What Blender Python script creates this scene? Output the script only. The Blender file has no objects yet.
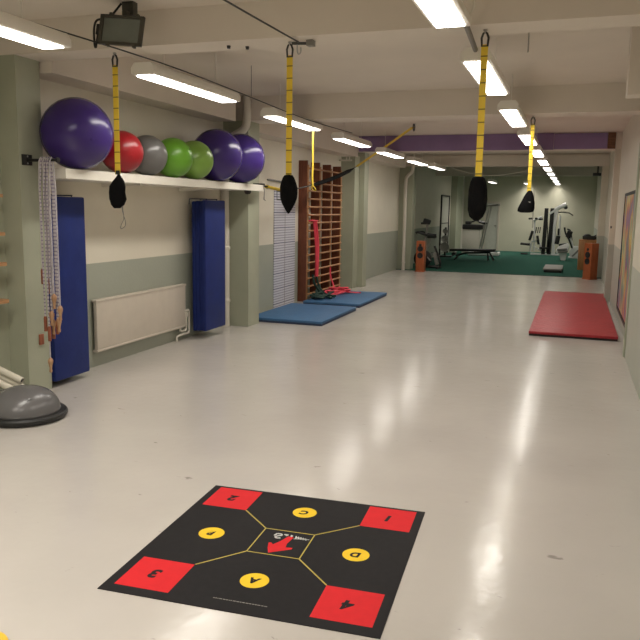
import bpy, bmesh, math, random
from mathutils import Vector, Matrix
random.seed(7)
PI = math.pi
COL = bpy.context.scene.collection

# ------------------------------------------------------------------ materials
def new_mat(name):
    m = bpy.data.materials.new(name); m.use_nodes = True
    nt = m.node_tree; b = nt.nodes['Principled BSDF']
    return m, nt, b
def N(nt, t, **kw):
    n = nt.nodes.new(t)
    for k, v in kw.items(): setattr(n, k, v)
    return n
def mat(name, col, rough=0.6, metal=0.0, noise=0.06, scale=8.0, bump=0.0, bscale=60.0, spec=0.5):
    """Procedural: base colour broken up by noise, optional bump."""
    m, nt, b = new_mat(name)
    tc = N(nt, 'ShaderNodeTexCoord')
    nz = N(nt, 'ShaderNodeTexNoise'); nz.inputs['Scale'].default_value = scale; nz.inputs['Detail'].default_value = 4
    nt.links.new(tc.outputs['Object'], nz.inputs['Vector'])
    rp = N(nt, 'ShaderNodeValToRGB')
    c = Vector(col)
    rp.color_ramp.elements[0].position = .3; rp.color_ramp.elements[1].position = .7
    rp.color_ramp.elements[0].color = (*(c*(1-noise)), 1); rp.color_ramp.elements[1].color = (*(c*(1+noise)), 1)
    nt.links.new(nz.outputs['Fac'], rp.inputs['Fac']); nt.links.new(rp.outputs['Color'], b.inputs['Base Color'])
    b.inputs['Roughness'].default_value = rough; b.inputs['Metallic'].default_value = metal
    b.inputs['Specular IOR Level'].default_value = spec
    if bump > 0:
        n2 = N(nt, 'ShaderNodeTexNoise'); n2.inputs['Scale'].default_value = bscale
        nt.links.new(tc.outputs['Object'], n2.inputs['Vector'])
        bp = N(nt, 'ShaderNodeBump'); bp.inputs['Strength'].default_value = bump; bp.inputs['Distance'].default_value = .01
        nt.links.new(n2.outputs['Fac'], bp.inputs['Height']); nt.links.new(bp.outputs['Normal'], b.inputs['Normal'])
    return m
def two_tone(name, up, low, zline, rough=.55):
    m, nt, b = new_mat(name)
    g = N(nt, 'ShaderNodeNewGeometry'); s = N(nt, 'ShaderNodeSeparateXYZ')
    nt.links.new(g.outputs['Position'], s.inputs[0])
    lt = N(nt, 'ShaderNodeMath', operation='GREATER_THAN'); lt.inputs[1].default_value = zline
    nt.links.new(s.outputs['Z'], lt.inputs[0])
    nz = N(nt, 'ShaderNodeTexNoise'); nz.inputs['Scale'].default_value = 3; nz.inputs['Detail'].default_value = 5
    nt.links.new(g.outputs['Position'], nz.inputs['Vector'])
    mx = N(nt, 'ShaderNodeMix', data_type='RGBA')
    mx.inputs['A'].default_value = (*low, 1); mx.inputs['B'].default_value = (*up, 1)
    nt.links.new(lt.outputs[0], mx.inputs['Factor'])
    mr = N(nt, 'ShaderNodeMapRange'); mr.inputs['To Min'].default_value = .93; mr.inputs['To Max'].default_value = 1.05
    nt.links.new(nz.outputs['Fac'], mr.inputs['Value'])
    vm = N(nt, 'ShaderNodeVectorMath', operation='SCALE')
    nt.links.new(mx.outputs['Result'], vm.inputs[0]); nt.links.new(mr.outputs[0], vm.inputs['Scale'])
    nt.links.new(vm.outputs[0], b.inputs['Base Color'])
    bp = N(nt, 'ShaderNodeBump'); bp.inputs['Strength'].default_value = .15; bp.inputs['Distance'].default_value = .01
    n2 = N(nt, 'ShaderNodeTexNoise'); n2.inputs['Scale'].default_value = 40
    nt.links.new(g.outputs['Position'], n2.inputs['Vector']); nt.links.new(n2.outputs['Fac'], bp.inputs['Height'])
    nt.links.new(bp.outputs['Normal'], b.inputs['Normal'])
    b.inputs['Roughness'].default_value = rough
    return m
def striped(name, base, line, period, width, axis='Z', rough=.6, period2=None):
    m, nt, b = new_mat(name)
    tc = N(nt, 'ShaderNodeTexCoord'); s = N(nt, 'ShaderNodeSeparateXYZ')
    nt.links.new(tc.outputs['Object'], s.inputs[0])
    def lines(p, w):
        a = N(nt, 'ShaderNodeMath', operation='FLOORED_MODULO'); a.inputs[1].default_value = p
        nt.links.new(s.outputs[axis], a.inputs[0])
        l = N(nt, 'ShaderNodeMath', operation='LESS_THAN'); l.inputs[1].default_value = w
        nt.links.new(a.outputs[0], l.inputs[0]); return l
    l = lines(period, width)
    if period2:
        l2 = lines(*period2); mxx = N(nt, 'ShaderNodeMath', operation='MAXIMUM')
        sc = N(nt, 'ShaderNodeMath', operation='MULTIPLY'); sc.inputs[1].default_value = .75
        nt.links.new(l.outputs[0], sc.inputs[0])
        nt.links.new(sc.outputs[0], mxx.inputs[0]); nt.links.new(l2.outputs[0], mxx.inputs[1]); l = mxx
    nz = N(nt, 'ShaderNodeTexNoise'); nz.inputs['Scale'].default_value = 30
    nt.links.new(tc.outputs['Object'], nz.inputs['Vector'])
    mr = N(nt, 'ShaderNodeMapRange'); mr.inputs['To Min'].default_value = .92; mr.inputs['To Max'].default_value = 1.05
    nt.links.new(nz.outputs['Fac'], mr.inputs['Value'])
    mx = N(nt, 'ShaderNodeMix', data_type='RGBA')
    mx.inputs['A'].default_value = (*base, 1); mx.inputs['B'].default_value = (*line, 1)
    nt.links.new(l.outputs[0], mx.inputs['Factor'])
    vm = N(nt, 'ShaderNodeVectorMath', operation='SCALE')
    nt.links.new(mx.outputs['Result'], vm.inputs[0]); nt.links.new(mr.outputs[0], vm.inputs['Scale'])
    nt.links.new(vm.outputs[0], b.inputs['Base Color']); b.inputs['Roughness'].default_value = rough
    return m
def wood(name, c1, c2, axis=(1, 1, 8), rough=.5):
    m, nt, b = new_mat(name)
    tc = N(nt, 'ShaderNodeTexCoord'); mp = N(nt, 'ShaderNodeMapping'); mp.inputs['Scale'].default_value = axis
    nz = N(nt, 'ShaderNodeTexNoise'); nz.inputs['Scale'].default_value = 6; nz.inputs['Detail'].default_value = 6
    nt.links.new(tc.outputs['Object'], mp.inputs[0]); nt.links.new(mp.outputs[0], nz.inputs['Vector'])
    rp = N(nt, 'ShaderNodeValToRGB'); rp.color_ramp.elements[0].position = .35; rp.color_ramp.elements[1].position = .7
    rp.color_ramp.elements[0].color = (*c1, 1); rp.color_ramp.elements[1].color = (*c2, 1)
    nt.links.new(nz.outputs['Fac'], rp.inputs['Fac']); nt.links.new(rp.outputs['Color'], b.inputs['Base Color'])
    b.inputs['Roughness'].default_value = rough
    return m
def floor_mat():
    m, nt, b = new_mat('grey_epoxy_floor')
    g = N(nt, 'ShaderNodeNewGeometry')
    nz = N(nt, 'ShaderNodeTexNoise'); nz.inputs['Scale'].default_value = .9; nz.inputs['Detail'].default_value = 6
    nt.links.new(g.outputs['Position'], nz.inputs['Vector'])
    rp = N(nt, 'ShaderNodeValToRGB')
    rp.color_ramp.elements[0].position = .3; rp.color_ramp.elements[1].position = .72
    rp.color_ramp.elements[0].color = (.455, .425, .39, 1); rp.color_ramp.elements[1].color = (.52, .485, .447, 1)
    nt.links.new(nz.outputs['Fac'], rp.inputs['Fac'])
    # dark scuff marks: sparse stretched noise
    mp = N(nt, 'ShaderNodeMapping'); mp.inputs['Scale'].default_value = (5, 11, 1); mp.inputs['Rotation'].default_value = (0, 0, .5)
    n2 = N(nt, 'ShaderNodeTexNoise'); n2.inputs['Scale'].default_value = 1.6; n2.inputs['Detail'].default_value = 3; n2.inputs['Distortion'].default_value = .6
    nt.links.new(g.outputs['Position'], mp.inputs[0]); nt.links.new(mp.outputs[0], n2.inputs['Vector'])
    r2 = N(nt, 'ShaderNodeMapRange'); r2.inputs['From Min'].default_value = .715; r2.inputs['From Max'].default_value = .76
    nt.links.new(n2.outputs['Fac'], r2.inputs['Value'])
    mx = N(nt, 'ShaderNodeMix', data_type='RGBA'); mx.inputs['B'].default_value = (.16, .145, .13, 1)
    sc = N(nt, 'ShaderNodeMath', operation='MULTIPLY'); sc.inputs[1].default_value = .6
    nt.links.new(r2.outputs[0], sc.inputs[0])
    nt.links.new(rp.outputs['Color'], mx.inputs['A']); nt.links.new(sc.outputs[0], mx.inputs['Factor'])
    nt.links.new(mx.outputs['Result'], b.inputs['Base Color'])
    b.inputs['Specular IOR Level'].default_value = .5
    n3 = N(nt, 'ShaderNodeTexNoise'); n3.inputs['Scale'].default_value = 7; n3.inputs['Detail'].default_value = 3
    nt.links.new(g.outputs['Position'], n3.inputs['Vector'])
    r3 = N(nt, 'ShaderNodeMapRange'); r3.inputs['To Min'].default_value = .115; r3.inputs['To Max'].default_value = .24
    nt.links.new(n3.outputs['Fac'], r3.inputs['Value']); nt.links.new(r3.outputs[0], b.inputs['Roughness'])
    bp = N(nt, 'ShaderNodeBump'); bp.inputs['Strength'].default_value = .07; bp.inputs['Distance'].default_value = .02
    n4 = N(nt, 'ShaderNodeTexNoise'); n4.inputs['Scale'].default_value = 11; n4.inputs['Detail'].default_value = 2
    nt.links.new(g.outputs['Position'], n4.inputs['Vector']); nt.links.new(n4.outputs['Fac'], bp.inputs['Height'])
    nt.links.new(bp.outputs['Normal'], b.inputs['Normal'])
    return m
def poster_mat():
    m, nt, b = new_mat('colour_poster_print')
    tc = N(nt, 'ShaderNodeTexCoord'); mp = N(nt, 'ShaderNodeMapping'); mp.inputs['Scale'].default_value = (1, 1.15, .85)
    mp.inputs['Location'].default_value = (0, .35, .1)
    nt.links.new(tc.outputs['Object'], mp.inputs[0])
    nz = N(nt, 'ShaderNodeTexNoise'); nz.inputs['Scale'].default_value = 1.9; nz.inputs['Detail'].default_value = 1; nz.inputs['Distortion'].default_value = .5
    nt.links.new(mp.outputs[0], nz.inputs['Vector'])
    rp = N(nt, 'ShaderNodeValToRGB'); cr = rp.color_ramp; cr.interpolation = 'B_SPLINE'
    stops = [(.0, (.30, .36, .26)), (.30, (.14, .32, .07)), (.39, (.08, .11, .46)), (.46, (.55, .05, .06)), (.52, (.75, .58, .05)), (.6, (.50, .48, .42)), (.68, (.16, .32, .10)), (.8, (.06, .10, .40))]
    cr.elements[0].position = stops[0][0]; cr.elements[0].color = (*stops[0][1], 1)
    cr.elements[1].position = stops[-1][0]; cr.elements[1].color = (*stops[-1][1], 1)
    for p, c in stops[1:-1]:
        e = cr.elements.new(p); e.color = (*c, 1)
    nt.links.new(nz.outputs['Fac'], rp.inputs['Fac']); nt.links.new(rp.outputs['Color'], b.inputs['Base Color'])
    b.inputs['Roughness'].default_value = .35
    return m
LAMP_RGB = (1.0, .945, .86)
def lamp_mat(name='lit_diffuser', strength=10.0):
    m, nt, b = new_mat(name)
    b.inputs['Base Color'].default_value = (.9, .9, .88, 1)
    b.inputs['Emission Color'].default_value = (*LAMP_RGB, 1)
    b.inputs['Emission Strength'].default_value = strength
    return m

M = dict(
    floor=floor_mat(),
    wall=two_tone('cream_over_green_wall', (.72, .675, .565), (.36, .38, .315), 1.025),
    wall_r=two_tone('cream_over_grey_green_wall', (.66, .61, .51), (.44, .445, .38), 1.025),
    pillar=mat('green_pillar_paint', (.37, .385, .29), .55, scale=3, bump=.1),
    ceil=mat('offwhite_ceiling_paint', (.70, .635, .555), .7, scale=2, noise=.03, bump=.1),
    purple=mat('purple_paint', (.27, .18, .36), .6, scale=4),
    rawwood=wood('raw_brown_wood', (.12, .05, .025), (.22, .10, .05)),
    carpet=mat('green_carpet', (.028, .095, .07), .95, scale=40, noise=.2, bump=.5, bscale=300, spec=.1),
    white=mat('white_enamel', (.66, .62, .54), .4, noise=.02),
    shelf=mat('white_shelf_board', (.74, .71, .63), .45, noise=.02),
    lampbody=mat('white_lamp_tray', (.84, .81, .75), .4, noise=.02),
    diff=lamp_mat(), diff2=lamp_mat('dimmer_lit_diffuser', 3.0),
    radiator=mat('cream_radiator_enamel', (.58, .52, .44), .4, noise=.03),
    black=mat('black_plastic', (.012, .012, .012), .5, noise=.15),
    blackfab=mat('black_nylon_fabric', (.0045, .0045, .005), .85, noise=.2, bump=.4, bscale=90, spec=.1),
    dark=mat('dark_metal', (.05, .05, .05), .4, metal=.6),
    steel=mat('steel', (.45, .44, .42), .35, metal=.9),
    chrome=mat('chrome', (.7, .7, .7), .15, metal=1),
    yellow=striped('yellow_webbing_with_black_stitches', (.82, .58, .045), (.12, .08, .01), .083, .007),
    yellowp=mat('yellow_webbing', (.66, .46, .035), .7, noise=.1, scale=40),
    purpleball=mat('purple_ball_vinyl', (.042, .019, .165), .27, noise=.08, scale=4),
    redball=mat('red_ball_vinyl', (.30, .008, .014), .3, noise=.06, scale=4),
    greyball=mat('grey_ball_vinyl', (.115, .112, .108), .28, noise=.06, scale=4),
    greenball=mat('bright_green_ball_vinyl', (.115, .30, .022), .3, noise=.05, scale=4),
    limeball=mat('pale_green_ball_vinyl', (.20, .36, .06), .3, noise=.05, scale=4),
    bluemat=mat('royal_blue_vinyl', (.010, .024, .15), .5, noise=.1, scale=6, bump=.15, bscale=20, spec=.3),
    bluefloor=mat('mid_blue_mat_vinyl', (.036, .120, .255), .6, noise=.08, scale=6, bump=.15, bscale=200),
    navy=mat('navy_mat_edge', (.02, .035, .085), .6),
    redmat=mat('red_mat_vinyl', (.36, .018, .028), .42, noise=.08, scale=5, bump=1.0, bscale=22, spec=.5),
    redunder=mat('black_mat_underside', (.02, .012, .012), .8),
    wood=wood('light_wood', (.34, .155, .06), (.48, .245, .105), (2, 1, 2)),
    darkwood=wood('red_brown_wood', (.12, .030, .012), (.19, .052, .020), (8, 8, 1)),
    boardwood=wood('varnished_shelf_wood', (.35, .17, .07), (.5, .28, .13), (8, 1, 8)),
    handle=wood('turned_wood_handle', (.40, .22, .12), (.58, .36, .20), (8, 8, 1)),
    redhandle=wood('red_brown_handle', (.22, .065, .03), (.32, .10, .05), (8, 8, 1)),
    rope=striped('beaded_white_rope', (.50, .46, .48), (.27, .23, .31), .030, .011),
    rope2=mat('grey_white_cord', (.55, .52, .55), .8, noise=.2, scale=60),
    chart=striped('ruled_white_chart', (.60, .60, .66), (.12, .12, .19), .0400, .011, period2=(.24, .014)),
    poster=poster_mat(),
    matblack=mat('black_rubber_mat_print', (.012, .0108, .0118), .6, noise=.12, scale=30, spec=.15),
    matred=mat('red_print', (.60, .020, .025), .6, noise=.04, scale=20, spec=.12),
    matyel=mat('yellow_print', (.78, .52, .03), .6, noise=.04, scale=20, spec=.12),
    matline=mat('dull_yellow_line_print', (.42, .33, .05), .5),
    matwhite=mat('white_print', (.6, .6, .58), .5),
    dome=mat('grey_dome_rubber', (.125, .121, .123), .27, noise=.08, scale=5),
    tube=mat('white_cardboard', (.68, .64, .54), .6),
    glass=mat('floodlight_glass', (.16, .18, .155), .12, noise=.1, scale=6),
    floodbody=mat('dark_olive_metal', (.055, .052, .040), .45, noise=.15),
    cherry=wood('orange_cherry_veneer', (.34, .080, .022), (.44, .115, .035), (6, 6, 1), .35),
    lightveneer=wood('light_orange_veneer', (.40, .17, .06), (.5, .24, .09), (6, 6, 1), .4),
    pink=mat('coral_elastic', (.80, .060, .10), .55, noise=.08),
    greenband=mat('dark_green_elastic', (.010, .040, .030), .6, noise=.2),
    mach=mat('white_machine_enamel', (.85, .85, .83), .35, noise=.05),
    pad=mat('black_upholstery', (.012, .012, .012), .5),
    grey=mat('grey_plastic', (.22, .21, .19), .5),
    yellowrub=mat('yellow_rubber', (.75, .45, .03), .5),
    mirror=mat('pale_panel', (.48, .48, .42), .3, noise=.05),
    farwall=two_tone('cream_far_wall', (.58, .56, .44), (.58, .56, .44), 1.0),
)

# ------------------------------------------------------------------ mesh helpers
def BM(): return bmesh.new()
def add_box(bm, c, s, rot=None, bevel=0.0, seg=2):
    r = bmesh.ops.create_cube(bm, size=1.0)
    vs = r['verts']
    mtx = Matrix.Translation(c) @ (rot.to_4x4() if rot is not None else Matrix.Identity(4)) @ Matrix.Diagonal((s[0], s[1], s[2], 1))
    bmesh.ops.transform(bm, matrix=mtx, verts=vs)
    if bevel > 0:
        es = list({e for v in vs for e in v.link_edges})
        bmesh.ops.bevel(bm, geom=es, offset=bevel, segments=seg, affect='EDGES', profile=.6)
    return bm
def add_bb(bm, x0, x1, y0, y1, z0, z1, bevel=0.0):
    return add_box(bm, ((x0+x1)/2, (y0+y1)/2, (z0+z1)/2), (abs(x1-x0), abs(y1-y0), abs(z1-z0)), None, bevel)
def smooth_path(pts, sub=6, closed=False):
    pts = [Vector(p) for p in pts]; n = len(pts); out = []
    rng = n if closed else n-1
    for i in range(rng):
        p0 = pts[(i-1) % n] if closed else pts[max(i-1, 0)]
        p1 = pts[i]; p2 = pts[(i+1) % n]; p3 = pts[(i+2) % n] if closed else pts[min(i+2, n-1)]
        for k in range(sub):
            t = k/sub
            out.append(.5*((2*p1)+(-p0+p2)*t+(2*p0-5*p1+4*p2-p3)*t*t+(-p0+3*p1-3*p2+p3)*t**3))
    if not closed: out.append(pts[-1])
    return out
def add_tube(bm, pts, r, n=10, closed=False, flat=1.0, smooth=0):
    if smooth: pts = smooth_path(pts, smooth, closed)
    pts = [Vector(p) for p in pts]; m = len(pts); rings = []
    up = None
    for i, p in enumerate(pts):
        if closed: t = pts[(i+1) % m]-pts[i-1]
        else: t = pts[min(i+1, m-1)]-pts[max(i-1, 0)]
        t.normalize()
        if up is None:
            up = Vector((0, 0, 1)) if abs(t.z) < .9 else Vector((0, 1, 0))
        a = t.cross(up)
        if a.length < 1e-4: a = t.orthogonal()
        a.normalize(); b = a.cross(t).normalized(); up = b
        rr = r[i] if isinstance(r, (list, tuple)) else r
        rings.append([bm.verts.new(p+a*math.cos(2*PI*k/n)*rr+b*math.sin(2*PI*k/n)*rr*flat) for k in range(n)])
    for i in range(m if closed else m-1):
        A = rings[i]; B = rings[(i+1) % m]
        for k in range(n): bm.faces.new((A[k], A[(k+1) % n], B[(k+1) % n], B[k]))
    if not closed:
        bm.faces.new(list(reversed(rings[0]))); bm.faces.new(rings[-1])
    return bm
def add_lathe(bm, prof, c=(0, 0, 0), n=32, rot=None, sy=1.0):
    c = Vector(c); rings = []
    for (r, z) in prof:
        if r < 1e-6: rings.append([bm.verts.new((0, 0, z))])
        else: rings.append([bm.verts.new((r*math.cos(2*PI*k/n), r*sy*math.sin(2*PI*k/n), z)) for k in range(n)])
    for A, B in zip(rings, rings[1:]):
        for k in range(n):
            k2 = (k+1) % n
            if len(A) == 1 and len(B) == 1: continue
            if len(A) == 1: bm.faces.new((A[0], B[k2], B[k]))
            elif len(B) == 1: bm.faces.new((A[k], A[k2], B[0]))
            else: bm.faces.new((A[k], A[k2], B[k2], B[k]))
    if len(rings[0]) > 1: bm.faces.new(list(reversed(rings[0])))
    if len(rings[-1]) > 1: bm.faces.new(rings[-1])
    vs = [v for R in rings for v in R]
    mtx = Matrix.Translation(c) @ (rot.to_4x4() if rot is not None else Matrix.Identity(4))
    bmesh.ops.transform(bm, matrix=mtx, verts=vs)
    return bm
def add_prism(bm, poly, d0, d1, axis='z'):
    """poly: 2D points; extruded from d0 to d1 along axis."""
    def P(a, b, d): return {'z': (a, b, d), 'y': (a, d, b), 'x': (d, a, b)}[axis]
    A = [bm.verts.new(P(a, b, d0)) for a, b in poly]; B = [bm.verts.new(P(a, b, d1)) for a, b in poly]
    n = len(poly)
    bm.faces.new(list(reversed(A))); bm.faces.new(B)
    for k in range(n): bm.faces.new((A[k], A[(k+1) % n], B[(k+1) % n], B[k]))
    return bm
def add_torus(bm, c, R, r, axis='y', n=20, m=8, sx=1.0, sz=1.0):
    pts = []
    for k in range(n):
        a = 2*PI*k/n; u, v = R*sx*math.cos(a), R*sz*math.sin(a)
        p = {'y': (u, 0, v), 'x': (0, u, v), 'z': (u, v, 0)}[axis]
        pts.append(Vector(c)+Vector(p))
    return add_tube(bm, pts, r, m, closed=True)
def world_loc(o):
    l = Vector((0, 0, 0))
    while o is not None:
        l += o.location; o = o.parent
    return l
def obj(name, bm, m, parent=None, world=True, shade=True):
    bmesh.ops.recalc_face_normals(bm, faces=bm.faces)
    if parent is not None and world:
        bmesh.ops.translate(bm, vec=-world_loc(parent), verts=bm.verts)
    me = bpy.data.meshes.new(name); bm.to_mesh(me); bm.free()
    if shade:
        for p in me.polygons: p.use_smooth = True
        try: me.set_sharp_from_angle(angle=math.radians(38))
        except Exception: pass
    me.materials.append(M[m] if isinstance(m, str) else m)
    o = bpy.data.objects.new(name, me); COL.objects.link(o)
    if parent is not None: o.parent = parent
    return o
def obj_each(name, bm, m, parent=None, world=True):
    """one object per separate piece of the mesh"""
    bm.verts.ensure_lookup_table(); left = set(bm.verts); out = []
    while left:
        seed = next(iter(left)); isl = {seed}; st = [seed]
        while st:
            v = st.pop()
            for e in v.link_edges:
                o_ = e.other_vert(v)
                if o_ not in isl: isl.add(o_); st.append(o_)
        left -= isl
        order = sorted(isl, key=lambda v: v.index); mp = {}
        nb = BM()
        for v in order: mp[v] = nb.verts.new(v.co)
        for f in {f for v in isl for f in v.link_faces}: nb.faces.new([mp[v] for v in f.verts])
        out.append(nb)
    bm.free()
    out.sort(key=lambda q: sum((v.co for v in q.verts), Vector()).x/len(q.verts))
    return [obj(name, q, m, parent, world) for q in out]
def centre_origin(o):
    """move the origin of a one-mesh thing to its base centre"""
    vs = [v.co for v in o.data.vertices]
    c = Vector(((min(v.x for v in vs)+max(v.x for v in vs))/2, (min(v.y for v in vs)+max(v.y for v in vs))/2, min(v.z for v in vs)))
    o.data.transform(Matrix.Translation(-c)); o.location = o.location+c
    return o
def tag(o, label, cat, group=None):
    o['label'] = label; o['category'] = cat
    if group: o['group'] = group
    return o
def thing(name, label, cat, loc=(0, 0, 0), rotz=0, group=None):
    o = bpy.data.objects.new(name, None); COL.objects.link(o)
    o.empty_display_size = .1; o.location = loc; o.rotation_euler = (0, 0, rotz)
    return tag(o, label, cat, group)
def solo(name, bm, m, label, cat, group=None):
    return tag(centre_origin(obj(name, bm, m)), label, cat, group)
def struct(name, bm, m, parent=None, label=None):
    o = obj(name, bm, m, parent, shade=False)
    o['kind'] = 'structure'
    if label: o['label'] = label
    return o
def dup(root, loc, label, group=None, swap=None):
    r = root.copy(); COL.objects.link(r); r.location = loc; r['label'] = label
    if group: r['group'] = group
    for ch in list(root.children):
        c = ch.copy(); COL.objects.link(c); c.parent = r
        if swap and swap[0] in c.name: c.data = swap[1]
        for g in list(ch.children):
            d = g.copy(); COL.objects.link(d); d.parent = c
    return r
def text_bm(s, size, shear=0.0, weight=0.0, depth=.0004):
    cu = bpy.data.curves.new('lettering', 'FONT'); cu.body = s; cu.size = size; cu.shear = shear
    cu.align_x = 'CENTER'; cu.align_y = 'CENTER'; cu.extrude = depth; cu.offset = weight
    o = bpy.data.objects.new('lettering', cu); COL.objects.link(o)
    dg = bpy.context.evaluated_depsgraph_get()
    me = bpy.data.meshes.new_from_object(o.evaluated_get(dg))
    bm = BM(); bm.from_mesh(me)
    bpy.data.objects.remove(o); bpy.data.meshes.remove(me); bpy.data.curves.remove(cu)
    return bm
def xf(bm, loc=(0, 0, 0), rz=0.0):
    bmesh.ops.transform(bm, matrix=Matrix.Translation(loc) @ Matrix.Rotation(rz, 4, 'Z'), verts=bm.verts)
    return bm
RX = lambda a: Matrix.Rotation(a, 3, 'X')
RY = lambda a: Matrix.Rotation(a, 3, 'Y')
RZ = lambda a: Matrix.Rotation(a, 3, 'Z')

# ------------------------------------------------------------------ the setting
XL, XR, XN = -4.42, .685, .62         # left wall, right wall (far part), right wall (near part)
Y0, Y1 = -4.0, 29.8
ZB, ZS = 2.69, 2.99                  # beam soffits, slab
struct('floor', add_bb(BM(), XL-.2, XR+.2, Y0, Y1, -.12, 0), 'floor')
struct('floor.001', add_bb(BM(), XL, XR, 19.0, Y1, 0, .012), 'carpet', label='dark green carpet of the far room')
struct('ceiling', add_bb(BM(), XL-.2, XR+.2, Y0, Y1, ZS, ZS+.15), 'ceil')
struct('wall_left', add_bb(BM(), XL-.2, XL, Y0, Y1, 0, ZS), 'wall')
struct('wall_left.001', add_bb(BM(), XL, XL+.006, Y0, 4.85, 0, ZS), 'pillar')
struct('wall_right', add_bb(BM(), XR, XR+.2, 8.72, Y1, 0, ZS), 'wall_r')
struct('wall_right.001', add_bb(BM(), XN, XR+.2, Y0, 8.72, 0, ZS), 'wall_r')
struct('wall_back', add_bb(BM(), XL, XR, Y0-.2, Y0, 0, ZS), 'wall')
struct('wall_front', add_bb(BM(), XL, XR, Y1, Y1+.2, 0, ZS), 'farwall')
# door post at the end of the near right wall
struct('trim_1', add_bb(BM(), XN-.02, XN+.05, 8.68, 8.80, 0, 2.35, .008), 'pillar')
# transverse beams
struct('ceiling_beam', add_bb(BM(), XL, XR, 4.85, 5.15, 2.745, ZS), 'ceil')
struct('ceiling_beam.001', add_bb(BM(), XL, XR, 8.85, 9.25, ZB, ZS), 'ceil')
struct('ceiling_beam.002', add_bb(BM(), XL, XR, 14.13, 14.45, ZB, ZS), 'ceil')
struct('ceiling_beam.003', add_bb(BM(), XL, XR, 19.1, 19.45, ZB, ZS), 'ceil')
struct('trim_6', add_bb(BM(), XL, XR, 19.06, 19.1, 2.93, 2.955), 'ceil')
struct('ceiling_beam.004', add_bb(BM(), XL, XR, 24.3, 24.65, ZB, ZS), 'ceil')
# purple boarding on the near face of the third beam
b = add_bb(BM(), -4.1, -.46, 14.11, 14.13, ZB+.005, ZS-.005)
struct('trim_2', b, 'purple', label='purple boarding on the beam')
struct('trim_3', add_bb(BM(), -.455, .445, 14.10, 14.13, ZB+.012, ZS-.015, .004), 'purple', label='purple box panel on the beam')
struct('trim_4', add_bb(BM(), .45, .58, 14.105, 14.13, ZB+.012, ZS-.01, .004), 'rawwood', label='unpainted brown end of the purple boarding')
# longitudinal edge beams over the left wall
struct('ceiling_beam.005', add_bb(BM(), XL, -4.12, 5.15, 8.60, 2.655, ZS), 'ceil')
struct('ceiling_beam.006', add_bb(BM(), XL, -4.12, 9.25, 14.13, 2.59, ZS), 'ceil')
struct('ceiling_beam.007', add_bb(BM(), XL, -4.12, 14.45, 18.4, 2.62, ZS), 'ceil')
# boxed ceiling stub by the right wall
struct('trim_5', add_bb(BM(), .30, XN, 6.0, 6.2, 2.455, ZS, .006), 'ceil', label='boxed-in stub hanging from the ceiling by the right wall')
# pillars
struct('pillar', add_bb(BM(), XL, -4.23, 4.85, 5.13, 0, 2.745), 'pillar')
struct('pillar.001', add_bb(BM(), XL, -4.06, 8.85, 9.2, 0, ZB), 'pillar')
struct('pillar.002', add_bb(BM(), XL, -4.14, 14.0, 14.32, 0, 2.62), 'pillar')
struct('pillar.003', add_bb(BM(), XL, -4.03, 14.32, 14.62, 0, ZB), 'pillar')
struct('pillar.004', add_bb(BM(), XL, -4.06, 19.1, 19.45, 0, ZB), 'pillar')
struct('pillar.005', add_bb(BM(), XL, -4.20, 27.6, 29.0, 0, ZS), 'pillar')
struct('pillar.006', add_bb(BM(), .585, XR, 14.13, 14.45, 0, ZB), 'wall_r')
struct('pillar.007', add_bb(BM(), .53, XR, 19.1, 19.45, 0, ZB), 'wall_r')
# far door with handle
d = struct('door_1', add_bb(BM(), -3.36, -2.90, Y1-.03, Y1, 0.012, 1.86), 'mirror')
fb = BM()
for x in (-3.40, -2.86): add_bb(fb, x-.03, x+.03, Y1-.05, Y1, .012, 1.92)
add_bb(fb, -3.43, -2.83, Y1-.055, Y1, 1.86, 1.93)
struct('door_frame', fb, 'radiator', d)
struct('door_handle', add_bb(BM(), -3.02, -2.93, Y1-.07, Y1-.03, .98, 1.0), 'dark', d)
# far-room panel in a dark frame on the left wall
p = struct('door_2', add_bb(BM(), XL, XL+.02, 25.5, 27.05, .1, 2.05), 'mirror', label='pale panel in a thin black frame on the left wall of the far room')
fb = BM()
for y in (25.47, 27.08): add_bb(fb, XL, XL+.05, y-.03, y+.03, .012, 2.09)
add_bb(fb, XL, XL+.05, 25.47, 27.08, 2.05, 2.10); add_bb(fb, XL, XL+.03, 25.5, 27.05, 1.10, 1.13)
struct('door_frame', fb, 'black', p)

# ------------------------------------------------------------------ ceiling lights
LW, LL_, LZ = .205, 1.5, 2.60
def make_lamp(label, loc):
    t = thing('ceiling_light', label, 'ceiling light', loc, 0, 'fluorescent ceiling lights')
    b = BM()
    # tray: trapezoid section, open at the bottom edge around the diffuser
    sec = [(-LW/2, 0), (-LW/2+.012, -.004), (LW/2-.012, -.004), (LW/2, 0), (LW/2, .045), (LW/2-.03, .085), (-LW/2+.03, .085), (-LW/2, .045)]
    add_prism(b, sec, 0, LL_, 'y')
    tray = obj('tray', b, 'lampbody', t, world=False)
    b = BM()
    for y in (-.012, LL_+.012): add_prism(b, [(x*1.01, z*1.01) for x, z in sec], y-.012, y+.012, 'y')
    obj_each('end_cap', b, 'lampbody', t, world=False)
    obj('diffuser', add_bb(BM(), -LW/2+.024, LW/2-.024, .02, LL_-.02, -.014, -.003, .003), 'diff', t, world=False)
    b = BM()
    for y in (.3, 1.2): add_tube(b, [(0, y, .08), (0, y, ZS-LZ)], .0035, 8)
    obj_each('hanger', b, 'lampbody', t, world=False)
    return t
ords = ['nearest', 'second', 'third', 'fourth', 'fifth', 'sixth', 'seventh', 'eighth', 'ninth', 'tenth', 'eleventh']
ys = [2.72, 5.22, 7.76, 10.36, 12.93, 15.5, 18.05, 20.6, 23.15, 25.7, 28.2]
right_n = ['cut by the top edge of the picture', 'behind the yellow strap right of centre', '', '', '', '', '', '', '', '', '']
lamp0 = None
DIM = None
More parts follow.
